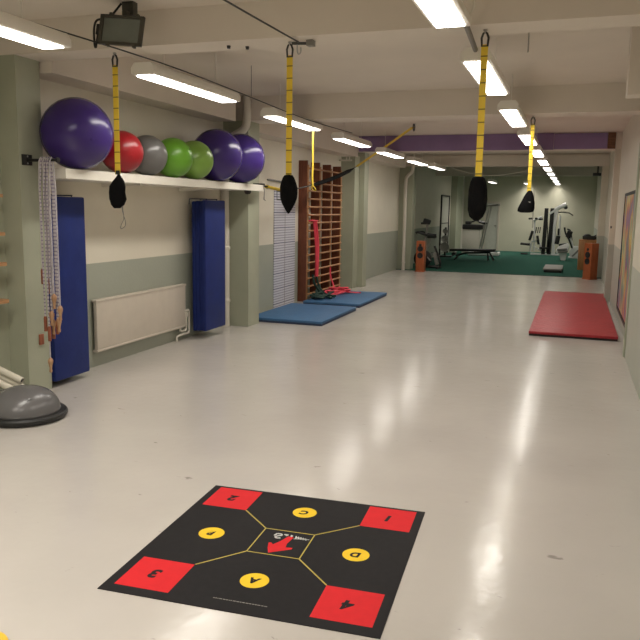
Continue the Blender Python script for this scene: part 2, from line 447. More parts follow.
for i, y in enumerate(ys):
    lab = f'white lit fluorescent ceiling light, {ords[i]} from the camera in the right-hand row'
    if lamp0 is None: lamp0 = make_lamp(lab, (-.715, y, LZ))
    else: dup(lamp0, (-.71, y, LZ), lab, swap=DIM if y > 17 else None)
    if DIM is None:
        dd = [c for c in lamp0.children if c.name.startswith('diffuser')][0].data.copy(); dd.materials[0] = M['diff2']; DIM = ('diffuser', dd)
for i, (y, x) in enumerate([(2.62, -3.26), (5.12, -3.235), (7.74, -3.29), (10.40, -3.34), (13.05, -3.38), (15.5, -3.36), (17.56, -3.31)]):
    lab = f'white lit fluorescent ceiling light, {ords[i]} from the camera in the left-hand row'
    dup(lamp0, (x, y, LZ), lab, swap=DIM if y > 17 else None)
dup(lamp0, (-3.35, 25.7, LZ), 'lit fluorescent ceiling light in the far room, left of the pair above the treadmill', swap=DIM)
dup(lamp0, (-2.95, 27.0, LZ), 'lit fluorescent ceiling light in the far room, right of the pair above the treadmill', swap=DIM)
dup(lamp0, (-1.80, 28.2, LZ), 'lit fluorescent ceiling light in the far room, alone beside the far yellow strap', swap=DIM)

# ------------------------------------------------------------------ shelf with balls
SX = -3.92
b = BM()
add_prism(b, [(SX, 5.02), (SX, 9.03), (-4.058, 9.03), (-4.058, 8.848), (XL+.002, 8.848), (XL+.002, 5.135), (-4.045, 5.135), (-4.045, 5.02)], 1.80, 1.88, 'z')
sh = thing('wall_shelf', 'long white shelf on the left wall carrying the exercise balls', 'shelf', (-4.2, 7, 1.8))
obj('shelf_board', b, 'shelf', sh)
for y in (6.2, 7.7):
    b = BM(); add_prism(b, [(XL+.002, 1.80), (SX-.06, 1.80), (SX-.06, 1.785), (XL+.03, 1.765), (XL+.002, 1.765)], y-.012, y+.012, 'y')
    obj('bracket', b, 'shelf', sh)
def ball(m, c, r, label):
    b = BM()
    prof = []
    for i in range(41):
        a = -PI/2+PI*i/40
        rr = r*(1-.004*(abs(math.sin(a*24)) if abs(a) < 1.2 else 0))
        prof.append((max(rr*math.cos(a), 0 if i in (0, 40) else 1e-4), rr*math.sin(a)))
    prof[0] = (0, -r); prof[-1] = (0, r)
    add_lathe(b, prof, (0, 0, 0), 56, RY(.5) @ RX(.3))
    bmesh.ops.translate(b, vec=(c[0], c[1], 1.881+r), verts=b.verts)
    o = tag(centre_origin(obj('exercise_ball', b, m)), label, 'exercise ball', 'exercise balls on the shelf')
    v = BM(); n = Vector((.82, -.45, -.2)).normalized()
    add_lathe(v, [(.016, -.003), (.016, .0012), (.010, .0025), (0, .0025)], Vector((c[0], c[1], 1.881+r))+n*r, 14, n.to_track_quat('Z', 'Y').to_matrix())
    obj('valve', v, m, o)
ball('purpleball', (-4.0, 5.285), .297, 'big purple exercise ball at the near left end of the shelf')
ball('redball', (-4.0, 5.93), .195, 'red exercise ball on the shelf behind the near yellow strap')
ball('greyball', (-4.0, 6.36), .195, 'grey exercise ball on the shelf between red and green balls')
ball('greenball', (-4.0, 6.85), .205, 'darker green exercise ball on the shelf next to the grey ball')
ball('limeball', (-4.0, 7.30), .210, 'paler lime green exercise ball on the shelf next to a big purple ball')
ball('purpleball', (-4.0, 7.84), .300, 'big purple exercise ball on the shelf just right of the lime green ball')
ball('purpleball', (-4.0, 8.485), .304, 'purple exercise ball at the far right end of the shelf')

# ------------------------------------------------------------------ left wall fittings
# radiator
t = thing('radiator', 'cream panel radiator on the left wall between the two blue mat stacks', 'radiator', (-4.36, 6.85, .15))
obj('panel', add_bb(BM(), -4.392, -4.352, 5.96, 7.70, .175, .66, .010), 'radiator', t)
obj('top_grille', add_bb(BM(), -4.412, -4.345, 5.95, 7.71, .648, .675, .008), 'radiator', t)
obj('bottom_rail', add_bb(BM(), -4.405, -4.345, 5.95, 7.71, .155, .180, .008), 'radiator', t)
b = BM(); add_tube(b, [(-4.36, 7.66, .34), (-4.36, 7.75, .345), (-4.36, 7.78, .32), (-4.36, 7.78, .10), (-4.36, 7.75, .07), (-4.36, 7.57, .07), (-4.38, 7.53, .05), (-4.38, 7.53, 0)], .014, 10, smooth=4)
obj('return_pipe', b, 'white', t)
b = BM(); add_tube(b, [(-4.36, 7.58, .17), (-4.36, 7.58, .12), (-4.36, 7.66, .11), (-4.36, 7.71, .13), (-4.36, 7.71, .30)], .013, 10, smooth=4)
obj('supply_pipe', b, 'white', t)
obj('valve', add_lathe(BM(), [(.02, 0), (.024, .02), (.024, .05), (.018, .06)], (-4.36, 7.71, .27), 16), 'white', t)
for y in (6.3, 7.4):
    obj('wall_bracket', add_bb(BM(), XL, -4.388, y-.02, y+.02, .2, .6), 'radiator', t)

# folded blue mats hung on the wall
def mat_stack(y0, y1, x1, n, label, z0=.085, z1=1.665, xb=XL+.003):
    t = thing('folding_gym_mat', label, 'gym mat', (XL+.1, (y0+y1)/2, z0), 0, 'folded blue mats on the left wall')
    w = (x1-xb)/n
    for k in range(n):
        xa = xb+k*w; sh_ = .012*k if n > 2 else 0
        b = add_bb(BM(), xa+.001, xa+w-.001, y0+(.03 if k < n-1 else 0)-sh_*.4, y1-.01*((k*7) % 3), z0+.004*k, z1-.006*((n-1-k) % 2)-(.01 if k < n-1 else 0), .016)
        obj('mat_panel', b, 'bluemat', t)
    b = BM()
    for yy in (y0+.12, y1-.12): add_tube(b, [(x1-.06, yy, z1-.002), (x1-.05, yy, z1+.012), (XL+.01, yy, z1+.012), (XL+.004, yy, z1-.05)], .006, 8)
    obj_each('hanging_loop', b, 'navy', t)
mat_stack(5.142, 5.63, -4.195, 2, 'tall royal blue folded gym mat behind the skipping ropes', .05, 1.658)
mat_stack(7.80, 8.31, -4.125, 4, 'tall royal blue folded gym mat right of the radiator', xb=-4.335)

# vertical pipe beside the second pillar
def pipe(label, pts, r, clamps, m='white', foot=None):
    t = thing('drain_pipe', label, 'pipe', pts[0])
    obj('pipe_run', add_tube(BM(), pts, r, 14, smooth=5), m, t)
    for c in clamps:
        obj('clamp', add_lathe(BM(), [(r+.006, -.02), (r+.010, -.015), (r+.010, .015), (r+.006, .02)], c, 18), m, t)
    return t
pipe('white vertical pipe squeezed between blue mat and second pillar', [(-4.36, 8.785, 0), (-4.36, 8.785, 1.0), (-4.36, 8.785, 2.34), (-4.29, 8.785, 2.46), (-4.10, 8.785, 2.57), (-4.05, 8.785, 2.70), (-4.05, 8.785, ZS)], .052, [(-4.36, 8.785, .35), (-4.36, 8.785, 1.05)])
pipe('white vertical pipe in the corner before the far room', [(-4.22, 18.95, 0), (-4.22, 18.95, 1.2), (-4.22, 18.95, 2.25), (-4.17, 18.95, 2.44), (-4.06, 18.97, 2.56), (-4.04, 18.97, 2.80), (-4.04, 18.97, ZS)], .045, [(-4.22, 18.95, .2)])
pipe('slim pale pipe on the back wall of the far room by the pillar', [(-4.30, 29.65, .012), (-4.30, 29.65, 1.4), (-4.30, 29.65, ZS)], .07, [(-4.30, 29.65, 1.0)])

# white tubular bracket on third pillar
t = thing('pipe_bracket', 'white tubular bracket under the ceiling by the third pillar', 'bracket', (-4.3, 13.85, 2.5))
obj('rail', add_tube(BM(), [(XL, 13.85, 2.51), (-4.16, 13.85, 2.51)], .016, 10), 'white', t)
for x in (-4.21, -4.27): obj('upright', add_tube(BM(), [(x, 13.85, 2.51), (x, 13.85, 2.60)], .012, 10), 'white', t)

# ruled chart on the wall
t = thing('wall_chart', 'tall ruled white chart on the left wall beside the wall bars', 'chart', (XL, 10.55, .065))
ch = obj('chart_sheet', add_bb(BM(), XL+.002, XL+.012, 10.57, 11.47, .01, 1.87), 'chart', t)
obj('centre_line', add_bb(BM(), XL+.012, XL+.0135, 11.01, 11.025, .02, 1.87), 'grey', t)
b = BM()
for (y0, y1, z0, z1) in ((10.66, 10.68, 1.70, 1.85), (10.68, 10.80, 1.83, 1.85), (10.68, 10.86, 1.70, 1.72), (10.84, 10.86, 1.70, 1.80)): add_bb(b, XL+.012, XL+.0145, y0, y1, z0, z1)
obj('printed_bracket_mark', b, 'dark', t)
solo('chart_rail', add_tube(BM(), [(XL+.012, 10.30, 2.0), (XL+.03, 10.36, 2.0), (XL+.03, 10.95, 1.985), (XL+.012, 11.0, 1.985)], .014, 8), 'grey', 'thin grey rail on the wall above the ruled chart', 'rail')

# ------------------------------------------------------------------ wall bars
t = thing('wall_bars', 'tall wooden wall bars with dark red-brown uprights and light rungs', 'wall bars', (-4.34, 12.6, 0))
wys = [11.66, 12.28, 12.89, 13.49]
XF = -4.265
for y in wys:
    u = obj('upright', add_bb(BM(), XL, XF, y-.02, y+.02, 0, 2.37, .004), 'darkwood', t)
    obj('front_edge', add_bb(BM(), XF, XF+.018, y-.024, y+.024, 0.01, 2.30, .004), 'wood', u)
for z in [.13+.134*k for k in range(15)]+[2.24]:
    b = BM(); add_tube(b, [(XF+.03, wys[0]-.02, z), (XF+.03, wys[-1]-.03, z)], .021, 12, flat=.75)
    obj('rung', b, 'wood', t)
# coral and green elastic bands hanging on / lying under the bars
gz = XF+.062
b = BM()
for dy, dx in ((0, 0), (.07, .012)):
    add_tube(b, [(gz+dx, 11.83+dy, 1.36), (gz+.03+dx, 11.86+dy, 1.0), (gz+.035+dx, 11.88+dy*.6, .7), (gz+.03+dx, 11.89+dy*.3, .42)], .022, 8, flat=.45, smooth=5)
b2 = BM(); add_tube(b2, [(gz-.06, 11.72, 1.37), (gz, 11.74, 1.378), (gz, 12.0, 1.37), (gz-.06, 12.02, 1.36)], .024, 8, flat=.6, smooth=4)
e = tag(centre_origin(obj('resistance_band', b, 'pink')), 'coral red resistance band hanging down from a wall bar rung', 'resistance band', 'coral resistance bands')
obj('top_loop', b2, 'pink', e)
b = BM(); random.seed(3)
def squiggle(cx, cy, z, rx, ry, n, rng, top=0):
    return [(cx+rng.uniform(-rx, rx), cy+rng.uniform(-ry, ry), z+rng.uniform(0, top)) for _ in range(n)]
rg = random.Random(5)
add_tube(b, [(-3.95, 12.55, .075)]+squiggle(-3.98, 12.50, .078, .15, .42, 16, rg, .09)+[(-3.72, 12.75, .075), (-3.62, 12.78, .075)], .018, 8, flat=.7, smooth=5)
add_tube(b, [(XF+.07, 12.74, .53), (XF+.09, 12.70, .36), (-4.08, 12.6, .2), (-4.02, 12.45, .085)], .014, 8, flat=.7, smooth=5)
solo('resistance_band', b, 'pink', 'tangled coral red resistance band lying on the far blue mat', 'resistance band', 'coral resistance bands')
b = BM(); rg = random.Random(11)
add_tube(b, [(XF+.075, 11.78, .46), (XF+.10, 11.80, .30), (-4.06, 11.82, .16)]+squiggle(-4.02, 11.72, .08, .15, .22, 14, rg, .10), .022, 8, flat=.8, smooth=5)
add_tube(b, squiggle(-3.98, 11.7, .085, .17, .26, 12, rg, .07), .020, 8, flat=.8, smooth=5)
add_tube(b, [(XF+.07, 11.98, .42), (-4.14, 11.96, .25), (-4.0, 11.9, .12), (-3.85, 12.02, .085)], .020, 8, flat=.8, smooth=5)
solo('resistance_band', b, 'greenband', 'heap of dark green resistance bands at the foot of the wall bars', 'resistance band')
# floor mats below
def floor_mat_thing(name, x0, x1, y0, y1, h, top, edge, label, group, skew=0.0):
    t = thing(name, label, 'gym mat', ((x0+x1)/2, (y0+y1)/2, 0), 0, group)
    obj('top_cover', add_bb(BM(), x0, x1, y0, y1, h*.45, h, .008), top, t)
    obj('base', add_bb(BM(), x0+.004, x1-.004, y0+.004, y1-.004, 0, h*.5, .004), edge, t)
    return t
floor_mat_thing('gym_mat', -4.27, -3.17, 9.30, 10.98, .062, 'bluefloor', 'navy', 'blue floor mat beside the second pillar, nearer of the two', 'blue floor mats')
floor_mat_thing('gym_mat', -4.19, -3.21, 11.30, 13.12, .062, 'bluefloor', 'navy', 'blue floor mat under the wall bars, farther of the two', 'blue floor mats')
floor_mat_thing('gym_mat', -.48, .60, 9.72, 14.85, .06, 'redmat', 'redunder', 'long red floor mat along the right wall', None)

# ------------------------------------------------------------------ skipping ropes on the first pillar
RY0 = 4.93
t = thing('wall_hook', 'black hook bracket on the first pillar holding the skipping ropes', 'hook', (-4.23, 4.93, 1.94))
obj('plate', add_bb(BM(), -4.229, -4.215, 4.875, 4.985, 1.90, 1.985, .004), 'black', t)
obj('rod', add_tube(BM(), [(-4.217, RY0, 1.94), (-3.930, RY0, 1.94)], .012, 12), 'black', t)
obj('rod_end', add_lathe(BM(), [(.013, 0), (.02, .004), (.02, .02), (0, .024)], (-3.935, RY0, 1.94), 14, RY(PI/2)), 'black', t)
for z in (1.915, 1.97): obj('screw', add_lathe(BM(), [(.008, 0), (.006, .004), (0, .005)], (-4.215, 4.93, z), 10, RY(PI/2)), 'steel', t)
def skipping_rope(x, za, zb, m, hm, label, spread=.035, style=0):
    """rope folded over the rod; za and zb are the lower ends of its two handles"""
    t = thing('skipping_rope', label, 'skipping rope', (x, RY0, 1.955), 0, 'skipping ropes on the hook')
    hl = .125
    ya, yb = RY0-spread, RY0+spread
    xa, xb = x-.012, x+.016
    pts = [(xa, ya, za+hl), (xa, ya, 1.7), (x, RY0-.020, 1.93), (x, RY0, 1.962), (x, RY0+.020, 1.93), (xb, yb, 1.7), (xb, yb, zb+hl)]
    full = []
    for p, q in zip(pts, pts[1:]):
        n = max(2, int((Vector(q)-Vector(p)).length/.012)); 
        for k in range(n): full.append(Vector(p).lerp(Vector(q), k/n))
    full.append(Vector(pts[-1]))
    rr = [(.0080 if (i//2) % 2 == 0 else .006) for i in range(len(full))] if style == 0 else .0052
    obj('rope', add_tube(BM(), full, rr, 8), m, t)
    for (hx, hy, hz) in ((xa, ya, za), (xb, yb, zb)):
        if hm == 'handle': prof = [(0, 0), (.010, .002), (.013, .012), (.010, .035), (.014, .06), (.021, .085), (.022, .10), (.016, .115), (.008, .122), (.007, .128)]
        else: prof = [(0, 0), (.013, .002), (.014, .02), (.014, .11), (.011, .125), (.007, .128)]
        obj('handle', add_lathe(BM(), prof, (hx, hy, hz), 14), hm, t)
skipping_rope(-4.088, .94, .86, 'rope2', 'redhandle', 'thin skipping rope nearest the pillar with red-brown handles', .018, 1)
skipping_rope(-4.069, .55, .48, 'rope', 'redhandle', 'beaded skipping rope with red-brown handles, second from the pillar', .030)
skipping_rope(-4.050, .20, .52, 'rope2', 'handle', 'thin skipping rope whose pale wooden handle hangs lowest near the floor', .012, 1)
skipping_rope(-4.030, .47, .52, 'rope', 'redhandle', 'beaded skipping rope in the middle of the bundle with red-brown handles', .034)
skipping_rope(-4.008, .60, .54, 'rope', 'handle', 'beaded skipping rope with pale wooden handles, second from the rod end', .026)
skipping_rope(-3.984, .74, .64, 'rope2', 'handle', 'thin skipping rope at the end of the rod with pale wooden handles', .018, 1)
solo('door_stop_block', add_bb(BM(), -4.229, -4.215, 4.985, 5.035, .41, .50, .003), 'redhandle', 'small red-brown wooden block fixed low on the first pillar', 'block')

# ------------------------------------------------------------------ bottom left: bosu, tubes, shelf boards
cx, cy = -3.83, 4.33
t = thing('balance_trainer', 'grey half-dome balance trainer on a black base at the left edge', 'balance trainer', (cx, cy, 0))
b = add_lathe(BM(), [(0, 0), (.26, 0), (.295, .008), (.306, .026), (.306, .042), (.295, .055), (.262, .058), (0, .055)], (cx, cy, 0), 64)
obj('base', b, 'black', t)
prof = [(.258, .050)]+[(.258*math.cos(a)**.86 if a < PI/2-.01 else 0, .052+.188*math.sin(a)) for a in [PI/2*k/18 for k in range(1, 19)]]
dm = obj('dome', add_lathe(BM(), prof, (cx, cy, 0), 64), 'dome', t)
b = BM()
add_torus(b, (cx, cy, .066), .2575, .003, 'z', 64, 6)
obj('rim_ridge', b, 'dome', dm)
obj('air_plug', add_lathe(BM(), [(.012, 0), (.012, .004), (0, .006)], (cx+.15, cy-.12, .188), 14, RY(.55) @ RX(.5)), 'dome', dm)
# three white cardboard tubes lying on a low block behind the balance trainer
solo('low_block', add_bb(BM(), -4.33, -4.11, 4.50, 4.66, 0, .095, .01), 'grey', 'low grey block behind the balance trainer under the white tubes', 'block')
def paper_tube(end, back, label):
    t = thing('cardboard_tube', label, 'tube', end, 0, 'white tubes by the first pillar')
    e, k = Vector(end), Vector(back); d = (k-e).normalized(); r, ri = .027, .021
    q = d.to_track_quat('Z', 'Y').to_matrix(); L = (k-e).length
    obj('tube_body', add_lathe(BM(), [(ri, .03), (ri, 0), (r, 0), (r, L), (ri, L), (ri, L-.03)], end, 24, q), 'tube', t)
    obj('dark_hollow_disc', add_lathe(BM(), [(0, .012), (ri, .012), (ri, .018), (0, .018)], end, 20, q), 'black', t)  # black disc stands in for the shade inside the open tube
paper_tube((-4.080, 4.60, .197), (-4.385, 4.585, .305), 'white cardboard tube, uppermost of the three by the pillar')
paper_tube((-4.085, 4.61, .142), (-4.390, 4.595, .250), 'white cardboard tube, middle of the three by the pillar')
paper_tube((-4.135, 4.548, .136), (-4.390, 4.533, .226), 'white cardboard tube, lowest of the three by the pillar')
nm = ['topmost', 'second from the top', 'third from the top', 'lowest']
for k, z in enumerate((1.665, 1.365, 1.125, .825)):
    t = thing('shelf_board', f'short wooden shelf board with rounded corner at the left edge, {nm[k]}', 'shelf', (-4.36, 4.4, z), 0, 'wooden boards at the left edge')
    x1, y1, r = -4.275-.01*(1-k/3), 4.745, .05
    poly = [(XL, 3.9), (x1, 3.9)]+[(x1-r+r*math.cos(a), y1-r+r*math.sin(a)) for a in [PI/2*j/6 for j in range(7)]]+[(XL, y1)]
    obj('board', add_prism(BM(), poly, z-.026, z, 'z'), 'boardwood', t)
    b = BM(); add_prism(b, [(XL, z-.026), (-4.31, z-.026), (XL, z-.16)], 4.45, 4.47, 'y')
    obj('bracket', b, 'dark', t)  # dark wedge stands in for the triangular shadow under each board

# yellow disc cut by the lower left corner
t = thing('balance_disc', 'yellow rubber disc on the floor cut by the lower left corner', 'disc', (-1.945, 1.885, 0))
obj('disc_body', add_lathe(BM(), [(0, 0), (.10, 0), (.115, .008), (.115, .016), (.10, .024), (0, .028)], (-1.945, 1.885, 0), 40), 'yellowrub', t)
obj('centre_valve', add_lathe(BM(), [(.012, 0), (.010, .004), (0, .004)], (-1.945, 1.885, .027), 12), 'black', t)

# ------------------------------------------------------------------ the printed training mat
t = thing('agility_mat', 'square black training mat with red number squares and yellow letter discs', 'training mat', (-1.227, 3.052, 0), math.radians(3.08))
obj('sheet', add_bb(BM(), -.606, .604, -.611, .602, 0, .004, .001), 'matblack', t, world=False)
zt = .0042
for s, (x, y) in (('1', (.435, .454)), ('2', (-.437, .454)), ('3', (-.433, -.429)), ('4', (.434, -.424))):
    sq = obj('number_square', add_bb(BM(), x-.1265, x+.1265, y-.1275, y+.1275, zt-.001, zt+.0004), 'matred', t, world=False)
    obj('number', xf(text_bm(s, .095, .15, .004), (x, y+.004, zt+.0006), PI), 'matblack', sq, world=False, shade=False)
for s, (x, y) in (('A', (0, -.352)), ('B', (-.369, .018)), ('C', (-.004, .393)), ('D', (.363, .013))):
    dc = obj('letter_disc', add_lathe(BM(), [(0, zt-.001), (.0635, zt-.001), (.0635, zt+.0004), (0, zt+.0004)], (x, y, 0), 40), 'matyel', t, world=False)
    obj('letter', xf(text_bm(s, .062, .15, .003), (x, y, zt+.0006), PI), 'matblack', dc, world=False, shade=False)
b = BM()
inn = [(-.134, .153), (.122, .153), (.124, -.107), (-.134, -.107)]
outc = [(-.309, .326), (.309, .327), (.307, -.296), (-.305, -.298)]
def flat_line(bm, p, q, w, z0, z1):
    p, q = Vector(p), Vector(q); d = (q-p).normalized(); n_ = Vector((-d.y, d.x))*w/2
    add_prism(bm, [tuple(p-n_), tuple(q-n_), tuple(q+n_), tuple(p+n_)], z0, z1, 'z')
for k in range(4):
    flat_line(b, inn[k], inn[(k+1) % 4], .006, zt-.001, zt+.0003)
    flat_line(b, inn[k], outc[k], .007, zt-.001, zt+.0003)
obj('line', b, 'matline', t, world=False, shade=False)
b = BM(); add_prism(b, [(-.033, -.092), (.060, -.028), (.061, -.012), (.028, -.018), (.022, .02), (.032, .095), (.004, .098), (-.016, .04), (-.026, .02), (-.040, -.005), (-.055, .012), (-.066, .005), (-.052, -.045)], zt-.001, zt+.0006, 'z')
obj('red_arrow', b, 'matred', t, world=False, shade=False)
b = BM()
def stroke(pts, w=.006):
    for p, q in zip(pts, pts[1:]): flat_line(b, p, q, w, zt-.001, zt+.0012)
stroke([(-.066, .088), (-.058, .112), (-.036, .112), (-.030, .098), (-.046, .090), (-.058, .076), (-.046, .064), (-.028, .070)], .009)
stroke([(-.022, .112), (-.002, .114), (-.010, .100)], .008); stroke([(.012, .114), (.022, .108), (.016, .096)], .007)
for k in range(5):
    x = .040+.013*k; h = .020-.003*k
    stroke([(x, .092+h), (x+.004, .082), (x+.009, .090+h*.6)], .005)
stroke([(.036, .080), (.112, .094)], .003)
obj('white_script_mark', b, 'matwhite', t, world=False, shade=False)
b = BM(); rg = random.Random(4); x = -.112
while x < .112:
    w = rg.uniform(.004, .014); add_bb(b, x, x+w, -.535, -.5305, zt-.001, zt+.0003); x += w+rg.uniform(.002, .004)
obj('small_print', b, 'grey', t, world=False, shade=False)

# ------------------------------------------------------------------ suspension trainers
def carabiner(t, x, y, ztop):
    b = BM(); add_tube(b, [(x-.018, y, ztop-.10), (x-.022, y, ztop-.05), (x-.012, y, ztop-.022), (x, y, ztop-.016), (x+.012, y, ztop-.022), (x+.022, y, ztop-.05), (x+.018, y, ztop-.10)], .0075, 8, closed=True)
    obj('carabiner', b, 'dark', t)
    b = BM(); add_torus(b, (x, y, ztop-.012), .012, .004, 'x'); add_lathe(b, [(.014, -.006), (.014, 0)], (x, y, ztop), 14)
    obj('ceiling_eye', b, 'steel', t)
def bag_mesh(prof, c, sy=.6, lean=0.0, wob=.006, seed=1, tilt=0.0):
    b = BM(); add_lathe(b, prof, (0, 0, 0), 28, None, sy)
    rg = random.Random(seed)
    ph = [rg.uniform(0, 6.28) for _ in range(6)]
    for v in b.verts:
        a = math.atan2(v.co.y, v.co.x); k = 1+wob/.07*(.5*math.sin(3*a+ph[0]+v.co.z*20)+.4*math.sin(5*a+ph[1]-v.co.z*33)+.3*math.sin(v.co.z*60+ph[2]))
        v.co.x *= k; v.co.y *= k; v.co.x += lean*v.co.z
    bmesh.ops.rotate(b, cent=(0, 0, 0), matrix=RY(tilt), verts=b.verts)
    bmesh.ops.translate(b, vec=c, verts=b.verts)
    return b
def trainer(x, y, ztop, zs, width, prof, label, bagx=None, strap_tilt=0.0, sy=.6, lean=0, seed=1, wob=.006, extra=None):
    """hangs from the soffit: carabiner, yellow strap down to zs, black pouch below it"""
    t = thing('suspension_trainer', label, 'suspension trainer', (x, y, ztop), 0, 'suspension trainers under the beams')
    carabiner(t, x, y, ztop)
    st = obj('strap', add_bb(BM(), x-width/2, x+width/2, y-.002, y+.002, zs, ztop-.09), 'yellow', t)
    bg = obj('pouch', bag_mesh(prof, (x if bagx is None else bagx, y, zs), sy, lean, wob, seed), 'blackfab', t)
    if extra: extra(t, bg)
    return t
def ex1(t, bg):
    b = BM(); add_tube(b, [(-3.375, 5.0, 1.625), (-3.385, 5.0, 1.57), (-3.37, 5.0, 1.51), (-3.355, 5.0, 1.46), (-3.365, 5.0, 1.425), (-3.40, 5.0, 1.41), (-3.395, 5.0, 1.44), (-3.37, 5.0, 1.49), (-3.378, 5.0, 1.57), (-3.372, 5.0, 1.62)], .0035, 6, smooth=4)
    obj('cord_loop', b, 'grey', t)
    obj('buckle', add_bb(BM(), -3.43, -3.395, 4.992, 5.008, 1.83, 1.862, .003), 'black', t)
    b = BM(); add_torus(b, (-3.40, 5.0, 1.81), .018, .004, 'y'); obj('ring', b, 'steel', t)
pro1 = [(0, -.262), (.028, -.262), (.058, -.235), (.072, -.19), (.074, -.14), (.066, -.09), (.05, -.05), (.026, -.02), (.012, 0), (0, 0)]
pro2 = [(0, -.250), (.010, -.243), (.028, -.215), (.050, -.175), (.064, -.135), (.068, -.10), (.066, -.06), (.056, -.02), (.042, .012), (.030, .026), (0, .03)]
pro3 = [(0, -.262), (.020, -.258), (.046, -.235), (.060, -.19), (.064, -.12), (.062, -.06), (.052, -.01), (.040, .02), (.028, .028), (0, .03)]
trainer(-3.415, 5.0, 2.745, 1.83, .047, pro1, 'suspension trainer with yellow strap and black pouch in front of the red ball', bagx=-3.405, lean=.10, seed=2, wob=.010, extra=ex1)
def ex2(t, bg): pass
trainer(-1.975, 5.0, 2.745, 1.80, .044, pro2, 'suspension trainer whose leaf-shaped black pouch hangs in front of the ruled chart', seed=5, wob=.003)
trainer(-.625, 5.0, 2.745, 1.79, .044, pro3, 'suspension trainer right of centre with a long black pouch', seed=9, wob=.005)
def ex4(t, bg):
    b = BM(); add_tube(b, [(-.485, 9.1, 1.86), (-.478, 9.1, 1.75), (-.48, 9.1, 1.62), (-.478, 9.1, 1.40)], .004, 6)
    obj('cord', b, 'grey', t)
    obj('printed_mark', xf(add_bb(BM(), -.018, .018, -.002, .002, -.006, .006), (-.53, 9.028, 1.70)), 'grey', bg)
pro4 = [(0, -.235), (.05, -.238), (.092, -.225), (.098, -.19), (.080, -.12), (.056, -.05), (.034, 0), (.018, .02), (0, .022)]
trainer(-.54, 9.08, ZB, 1.815, .044, pro4, 'farther suspension trainer with a triangular black pouch near the gym machines', bagx=-.530, lean=.15, seed=12, wob=.003, sy=.7, extra=ex4)
# thin strap hanging left of the wall bars
t = thing('hanging_strap', 'thin twisted yellow strap hanging in front of the wall bars', 'strap', (-3.262, 9.1, ZB))
b = BM(); add_tube(b, [(-3.262, 9.1, 2.66), (-3.263, 9.1, 2.4), (-3.258, 9.1, 2.14), (-3.262, 9.1, 1.98), (-3.256, 9.1, 1.90)], .012, 8, flat=.3, smooth=5)
obj('strap_run', b, 'yellowp', t)
b = BM(); add_tube(b, [(-3.256, 9.1, 1.905), (-3.268, 9.1, 1.84), (-3.225, 9.1, 1.815), (-3.21, 9.1, 1.825), (-3.245, 9.1, 1.87)], .010, 8, closed=True, flat=.5, smooth=3)
obj('end_loop', b, 'yellowp', t)
obj('ceiling_eye', add_lathe(BM(), [(.01, -.035), (.016, -.03), (.016, 0)], (-3.262, 9.1, ZB), 12), 'steel', t)
# strap from the slab to the third pillar, and black sling from there to the shelf end
A, B_, C_ = Vector((-2.60, 12.25, 2.985)), Vector((-4.10, 13.985, 2.40)), Vector((-3.95, 9.04, 1.875))
t = thing('yellow_sling', 'yellow strap running slantwise from a ceiling hook to the third pillar', 'strap', A)
obj('sling_webbing', add_tube(BM(), [A+Vector((-.06, .07, -.045)), A.lerp(B_, .5)+Vector((0, 0, -.015)), B_], .036, 8, flat=.2, smooth=6), 'yellowp', t)
b = BM(); add_torus(b, A+Vector((-.03, .04, -.045)), .06, .010, 'x'); obj('carabiner', b, 'dark', t)
b = BM(); add_tube(b, [A, A+Vector((0, 0, .006))], .02, 10); obj('ceiling_eye', b, 'steel', t)
P_ = Vector((-3.93, 9.75, 1.825))
def bez(u):
    if u > .86: return P_.lerp(C_, (u-.86)/.14)
    q = u/.86; return B_.lerp(P_, q)+Vector((0, 0, -.07*4*q*(1-q)))
t = thing('black_sling', 'black padded sling stretched from the third pillar to the shelf end', 'sling', C_)
obj('thin_cord', add_tube(BM(), [bez(.008+u/20*1.0) for u in range(0, 18)], .010, 8), 'black', t)
obj('padded_band', add_tube(BM(), [bez(.05+.0125*u) for u in range(0, 45)], [min(.048, .014+.005*min(u, 44-u)) for u in range(45)], 10, flat=.7), 'blackfab', t)
obj('webbing', add_tube(BM(), [bez(.80+.01*u) for u in range(0, 20)], .024, 8, flat=.5), 'blackfab', t)
obj('yellow_tab', add_tube(BM(), [bez(.89+.01*u) for u in range(0, 9)], .044, 8, flat=.5), 'yellowp', t)
b = BM(); add_torus(b, bez(.965), .024, .007, 'y'); add_torus(b, bez(.86), .022, .006, 'y'); obj('ring', b, 'steel', t)
obj('shelf_wrap', add_bb(BM(), -4.04, SX+.012, 8.95, 9.045, 1.881, 1.90, .004), 'blackfab', t)
obj('loose_tail', add_tube(BM(), [(SX+.012, 9.00, 1.885), (SX+.022, 9.0, 1.80), (SX+.018, 9.0, 1.69), (SX+.04, 9.0, 1.68)], .006, 6), 'grey', t)
obj('shelf_foot', add_lathe(BM(), [(0, -.05), (.03, -.045), (.045, -.02), (.045, 0)], (SX-.08, 8.7, 1.80), 16), 'black', t)

